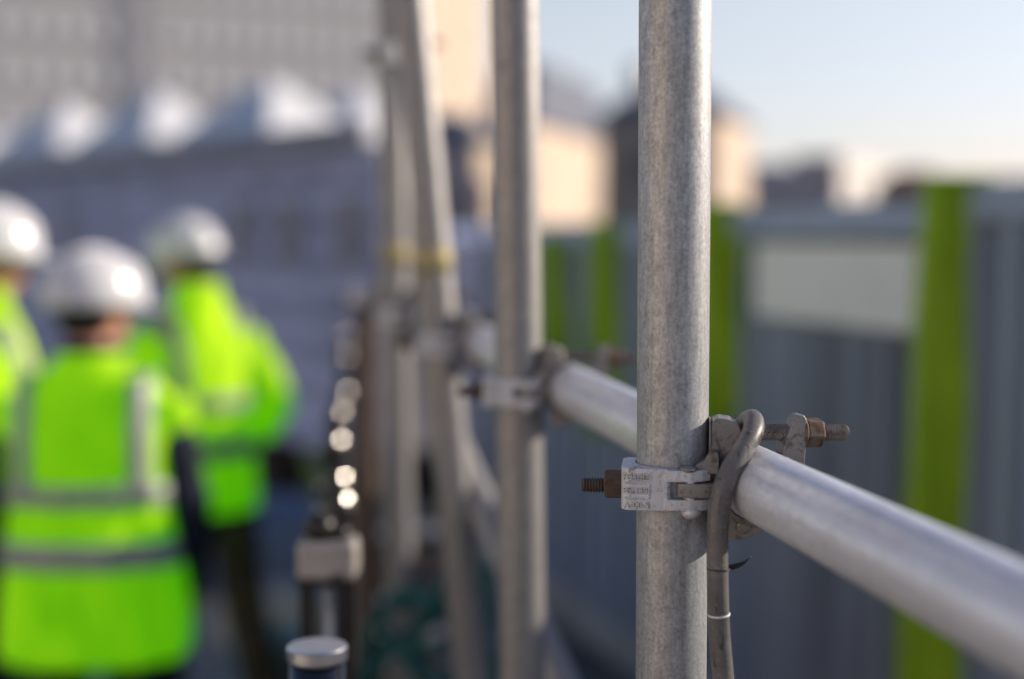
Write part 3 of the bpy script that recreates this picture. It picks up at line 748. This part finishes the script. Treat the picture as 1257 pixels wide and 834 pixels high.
    for side in (-1, 1):
        for fb in (-1, 1):
            bm = bmesh.new(); rs = []
            for k in range(10):
                z = 1.15 + (1.455 - 1.15) * k / 9; rx, ry = lerp_prof(prof, z)[:2]
                row = []
                for xo in (.125, .175):
                    c = min(xo / (rx + .006), .98); a_ = math.acos(c ** (1 / .8)); y = (ry + .008) * abs(math.sin(a_)) ** .8
                    row.append(Vector((side * xo, fb * y, z)))
                rs.append(row)
            vr = [[bm.verts.new(p) for p in r] for r in rs]
            for a_, b_ in zip(vr, vr[1:]): bm.faces.new((a_[0], a_[1], b_[1], b_[0]))
            o = obj('shoulder_band', bm, M_REFL if vest else M_REFL2, j); s_ = o.modifiers.new('s', 'SOLIDIFY'); s_.thickness = .004
    if lean:
        for ch in t.children:
            for m_ in [ch] + list(ch.children):
                for v in m_.data.vertices:
                    h_ = max(0, v.co.z - .80); v.co.y += lean * h_ ** 1.3; v.co.z -= .35 * lean * lean * h_
    return t
PROF_V = [(.715, .245, .175), (.85, .24, .17), (1.0, .228, .155), (1.15, .215, .145), (1.3, .215, .145), (1.38, .205, .13), (1.42, .195, .12), (1.44, .16, .11)]
PROF_J = [(.76, .19, .155), (.9, .185, .15), (1.05, .18, .145), (1.2, .19, .15), (1.33, .195, .145), (1.38, .185, .13), (1.42, .165, .12), (1.44, .15, .11)]
PROF_J2 = [(.78, .185, .15), (.9, .18, .145), (1.05, .175, .14), (1.2, .185, .145), (1.30, .185, .14), (1.36, .165, .125), (1.41, .13, .115), (1.44, .11, .10)]
LEGS = [[(-.10, 0, .88), (-.12, .01, .49), (-.13, 0, .10)], [(.10, 0, .88), (.12, .01, .49), (.13, 0, .10)]]
q = XY(108, 3.62)
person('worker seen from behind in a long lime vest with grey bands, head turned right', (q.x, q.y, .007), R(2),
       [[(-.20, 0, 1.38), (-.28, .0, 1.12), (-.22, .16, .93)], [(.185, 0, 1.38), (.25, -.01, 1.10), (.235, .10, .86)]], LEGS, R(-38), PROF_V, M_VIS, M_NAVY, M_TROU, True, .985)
q = XY(250, 4.95)
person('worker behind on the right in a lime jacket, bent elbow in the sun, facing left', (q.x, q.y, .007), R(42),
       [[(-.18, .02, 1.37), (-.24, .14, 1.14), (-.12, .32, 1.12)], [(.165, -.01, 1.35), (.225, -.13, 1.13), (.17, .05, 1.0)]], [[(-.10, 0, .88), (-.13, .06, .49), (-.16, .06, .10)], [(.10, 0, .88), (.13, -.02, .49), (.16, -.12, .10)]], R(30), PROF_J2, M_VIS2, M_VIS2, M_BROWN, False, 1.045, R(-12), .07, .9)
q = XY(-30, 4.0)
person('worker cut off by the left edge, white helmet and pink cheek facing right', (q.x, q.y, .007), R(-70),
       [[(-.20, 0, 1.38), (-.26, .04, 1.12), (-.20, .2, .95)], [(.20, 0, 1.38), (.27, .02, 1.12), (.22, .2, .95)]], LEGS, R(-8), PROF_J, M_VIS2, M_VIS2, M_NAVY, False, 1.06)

# ------------------------------------------------------------------ white peaked tents
M_TENT = simple('white_canvas', (.74, .76, .80), .7, 0, .06, 3)
TG = 'white peaked tents beyond the cabin'
def tent(px, z, wpx, ypeak, yeave, label, rot):
    q = XY(px, z); rot = rot + random.uniform(-.08, .08); wd = wpx * 1.12 * z / FPX; he = H(yeave, z); hp = H(ypeak + 12, z)
    t = thing('peaked_tent', label, 'tent', (q.x, q.y, 0), rot, TG)
    bm = bmesh.new(); n = 7; rs = []
    for k in range(n + 1):
        f = k / n; r = (1 - f) ** .92; zz = he + (hp - he) * f
        hw = max(wd / 2 * r, .03); rs.append([Vector((sx * hw * (1 if sx * sy else 1), sy * hw, zz)) for sx, sy in ((-1, -1), (0, -1), (1, -1), (1, 0), (1, 1), (0, 1), (-1, 1), (-1, 0))])
    rings(bm, rs); obj('canopy', bm, M_TENT, t, False)
    bm = bmesh.new(); vz = .28
    for sx, sy, s in ((0, -1, (wd, .03)), (0, 1, (wd, .03)), (-1, 0, (.03, wd - .07)), (1, 0, (.03, wd - .07))):
        box(bm, (sx * wd / 2, sy * wd / 2, he - vz / 2 - .004), (s[0], s[1], vz))
    obj('valance', bm, M_TENT, t, False)
    for sx in (-1, 1):
        for sy in (-1, 1):
            bm = bmesh.new(); box(bm, (sx * (wd / 2 - .08), sy * (wd / 2 - .08), (he - .02) / 2), (.07, .07, he - .02)); obj('leg', bm, M_RAIL, t, False)
tent(-5, 44, 120, 148, 205, 'white peaked tent cut off by the left edge', R(52))
tent(85, 42, 118, 112, 190, 'white peaked tent above the middle worker, leftmost whole one', R(52))
tent(198, 40, 130, 98, 180, 'white peaked tent second from the left above the cabin roof', R(52))
tent(335, 38, 150, 84, 172, 'tallest white peaked tent above the right end of the cabin', R(52))
tent(440, 42, 110, 96, 165, 'white peaked tent in bluish shade beside the far scaffold poles', R(52))

# ------------------------------------------------------------------ distant buildings
def facing_box(px, z, wl, wr, htop, rotdeg):
    """corner nearest the camera at px; left face wl wide, right face wr wide; returns base and rotation"""
    q = XY(px, z); return Vector((q.x, q.y, 0)), R(rotdeg)
def glassy(name, c, frame_c, scale):
    m, nt, b = mat(name)
    tc = N(nt, 'ShaderNodeTexCoord'); wv = N(nt, 'ShaderNodeTexWave'); wv.bands_direction = 'X'; wv.inputs['Scale'].default_value = scale
    nt.links.new(tc.outputs['Object'], wv.inputs[0])
    nt.links.new(ramp(nt, wv.outputs['Fac'], [(.35, frame_c), (.55, c)]), b.inputs['Base Color']); b.inputs['Roughness'].default_value = .4
    return m
M_OFF = simple('office_cladding', (.66, .62, .59), .8, 0, .08, .2); M_OGL = glassy('office_glazing', (1, 1, .98), (.50, .50, .50), .17)
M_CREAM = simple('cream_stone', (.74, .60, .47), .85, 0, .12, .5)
def building(name, label, px, z, wl, wr, top, rotdeg, ml, mr, floors=None, cat='building'):
    base, rot = facing_box(px, z, wl, wr, top, rotdeg)
    t = thing(name, label, cat, base, rot)
    # local: corner at origin, left face runs to -x at y=0 (normal -y), right face runs to +y at x=0 (normal +x)
    bm = bmesh.new(); box(bm, (-wl / 2, wr / 2, top / 2), (wl, wr, top)); obj('wall', bm, ml, t, False)
    if mr is not None and mr is not ml:
        bm = bmesh.new(); box(bm, (.03, wr / 2, top / 2), (.054, wr - .02, top - .02)); obj('sunlit_wall', bm, mr, t, False)  # sun-facing wall in a paler colour, sunlight put into it
    return t
t = building('office_block', 'tall pale grey office block with horizontal window bands filling the upper left', 476, 120, 62, 14, 44, 24.5, M_OFF, M_OFF)
for k in range(11):
    zz = 3.2 + k * 3.55
    for x0, x1 in ((-.8, -19.2), (-22.5, -60)):
        bm = bmesh.new(); box(bm, ((x0 + x1) / 2, -.02, zz), (abs(x1 - x0), .16, 1.7)); obj('window_band', bm, M_OGL, t, False)
bm = bmesh.new(); box(bm, (-20.8, -.03, 22), (2.2, .3, 44)); obj('recess_strip', bm, simple('dark_cladding', (.5, .5, .51), .8), t, False)
t = building('cream_tower', 'tall cream block with its sunlit side showing behind the leaning pole', 472, 127, 3, 31, 46, -16, M_CREAM, M_CREAM)
for k in range(11):
    for j in range(5):
        bm = bmesh.new(); box(bm, (.08, 3 + j * 5.6, 3.3 + k * 3.55), (.08, 2.2, 1.6)); obj('window', bm, simple('bronze_glass', (.34, .29, .25), .5) if k + j == 0 else bpy.data.materials['bronze_glass'], t, False)

M_BRICK, ntb, bb = mat('brown_brick')
tcb = N(ntb, 'ShaderNodeTexCoord'); br = N(ntb, 'ShaderNodeTexBrick'); br.inputs['Scale'].default_value = 4
br.inputs['Color1'].default_value = (.22, .15, .11, 1); br.inputs['Color2'].default_value = (.17, .12, .09, 1); br.inputs['Mortar'].default_value = (.3, .26, .22, 1)
ntb.links.new(tcb.outputs['Object'], br.inputs[0]); ntb.links.new(br.outputs[0], bb.inputs['Base Color']); bb.inputs['Roughness'].default_value = .9
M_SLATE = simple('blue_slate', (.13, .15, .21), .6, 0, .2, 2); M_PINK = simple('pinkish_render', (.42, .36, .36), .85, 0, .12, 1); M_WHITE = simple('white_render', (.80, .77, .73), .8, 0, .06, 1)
def hip_roof(t, wl, wr, top, hgt, over=.4, m=None, ridge=.35):
    bm = bmesh.new(); a = [(-wl - over, -over), (over, -over), (over, wr + over), (-wl - over, wr + over)]
    cx, cy_ = -wl / 2, wr / 2; v = [bm.verts.new((x, y, top + .004)) for x, y in a]; u = [bm.verts.new((cx + (x - cx) * ridge, cy_ + (y - cy_) * ridge, top + hgt)) for x, y in a]
    for i in range(4): bm.faces.new((v[i], v[(i + 1) % 4], u[(i + 1) % 4], u[i]))
    bm.faces.new(v[::-1]); bm.faces.new(u); return obj('roof', bm, m or M_SLATE, t, False)
def wins(t, spots, m):
    for x, y, z, sx, sy, sz in spots:
        bm = bmesh.new(); box(bm, (x, y, z), (sx, sy, sz)); obj('window', bm, m, t, False)
M_WIN = simple('dark_window', (.06, .065, .08), .3)
# cream house with slate roof between the second pole and the sharp pole
t = building('cream_house', 'cream rendered house with a slate roof between the second pole and the sharp pole', 648, 60, 1.7, 14.7, H(150, 60), -16, M_PINK, M_CREAM)  # shaded face pinkish, sunlit face cream: the light is put into the colours
r_ = hip_roof(t, 1.7, 14.7, H(150, 60), 2.7, .3, None, .75)
bm = bmesh.new(); box(bm, (-.8, 6.0, H(150, 60) + 2.0), (.8, .8, 1.8)); obj('chimney', bm, M_BRICK, r_, False)
wins(t, [(-.9, -.03, 3.4, .8, .1, 1.3)], M_WIN)
# brown brick building half hidden by the sharp pole
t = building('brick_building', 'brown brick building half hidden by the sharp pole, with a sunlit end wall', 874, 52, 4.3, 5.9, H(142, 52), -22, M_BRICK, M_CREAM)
r_ = hip_roof(t, 4.3, 5.9, H(142, 52), 1.5, .25)
wins(t, [(-2.6, -.03, 4.2, .8, .1, 1.2), (-1.2, -.03, 4.2, .8, .1, 1.2)], M_WIN)
bm = bmesh.new(); box(bm, (-3.2, 1.4, H(142, 52) + 1.25), (.7, 1.1, 1.7)); obj('chimney', bm, M_WHITE, r_, False)
# pale low building behind the leaning pole
t = building('low_house', 'pinkish low house seen between the leaning pole and the second pole', 586, 56, 3.6, 3, H(175, 56), -16, M_PINK, M_CREAM)
hip_roof(t, 3.6, 3, H(175, 56), 1.2, .3); wins(t, [(-1.4, -.03, 2.8, .9, .1, 1.2), (-3.0, -.03, 2.8, .9, .1, 1.2)], M_WIN)
# right skyline
t = building('slate_roofed_house', 'low house with a blue slate roof right of the sharp pole', 1003, 75, 3.6, 6, H(238, 75), 14, M_PINK, M_PINK)
hip_roof(t, 3.6, 6, H(238, 75), 1.6, .3, None, .55); wins(t, [(-1.8, -.03, 2.6, .9, .1, 1.1)], M_WIN)
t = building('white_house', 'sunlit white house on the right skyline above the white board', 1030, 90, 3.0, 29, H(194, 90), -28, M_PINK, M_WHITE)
wins(t, [(.08, 4, 4.4, .1, 1.2, 1.2), (.08, 9, 4.4, .1, 1.2, 1.2)], M_WIN)
bm = bmesh.new(); box(bm, (-1.5, 14.5, H(194, 90) + .12), (3.2, 29.2, .22)); obj('roof', bm, M_WHITE, t, False)
t = building('red_roofed_house', 'dark red roofed house beside the broad green post on the skyline', 1160, 70, 2.0, 3, H(222, 70), 14, M_BRICK, M_BRICK)
hip_roof(t, 2.0, 3, H(222, 70), .6, .2, simple('red_tile', (.20, .10, .09), .8)); wins(t, [(-1, -.03, 2.6, .7, .1, 1.0)], M_WIN)
t = building('far_terrace', 'long far terrace with a slate roof at the right edge of the skyline', 1420, 110, 20, 6, H(240, 110), 6, M_PINK, M_PINK)
hip_roof(t, 20, 6, H(240, 110), 1.4, .3, None, .8); wins(t, [(-3 - 3 * k, -.03, 3.2, 1, .1, 1.3) for k in range(6)], M_WIN)

# unseen pale building added at the left to bounce warm sunlight onto the main pole
t = building('bounce_building', 'unseen pale building added left of the camera to bounce warm sunlight', 300, 1, 8, 14, 7, 0, simple('bounce_render', (.80, .71, .61), .8), None)
t.location = (-6.5, -14, 0)
for k in range(4):
    for j in range(2):
        bm = bmesh.new(); box(bm, (.02, 2 + k * 3.6, 2.6 + j * 3.4), (.1, 1.1, 1.6)); obj('window', bm, M_WIN, t, False)
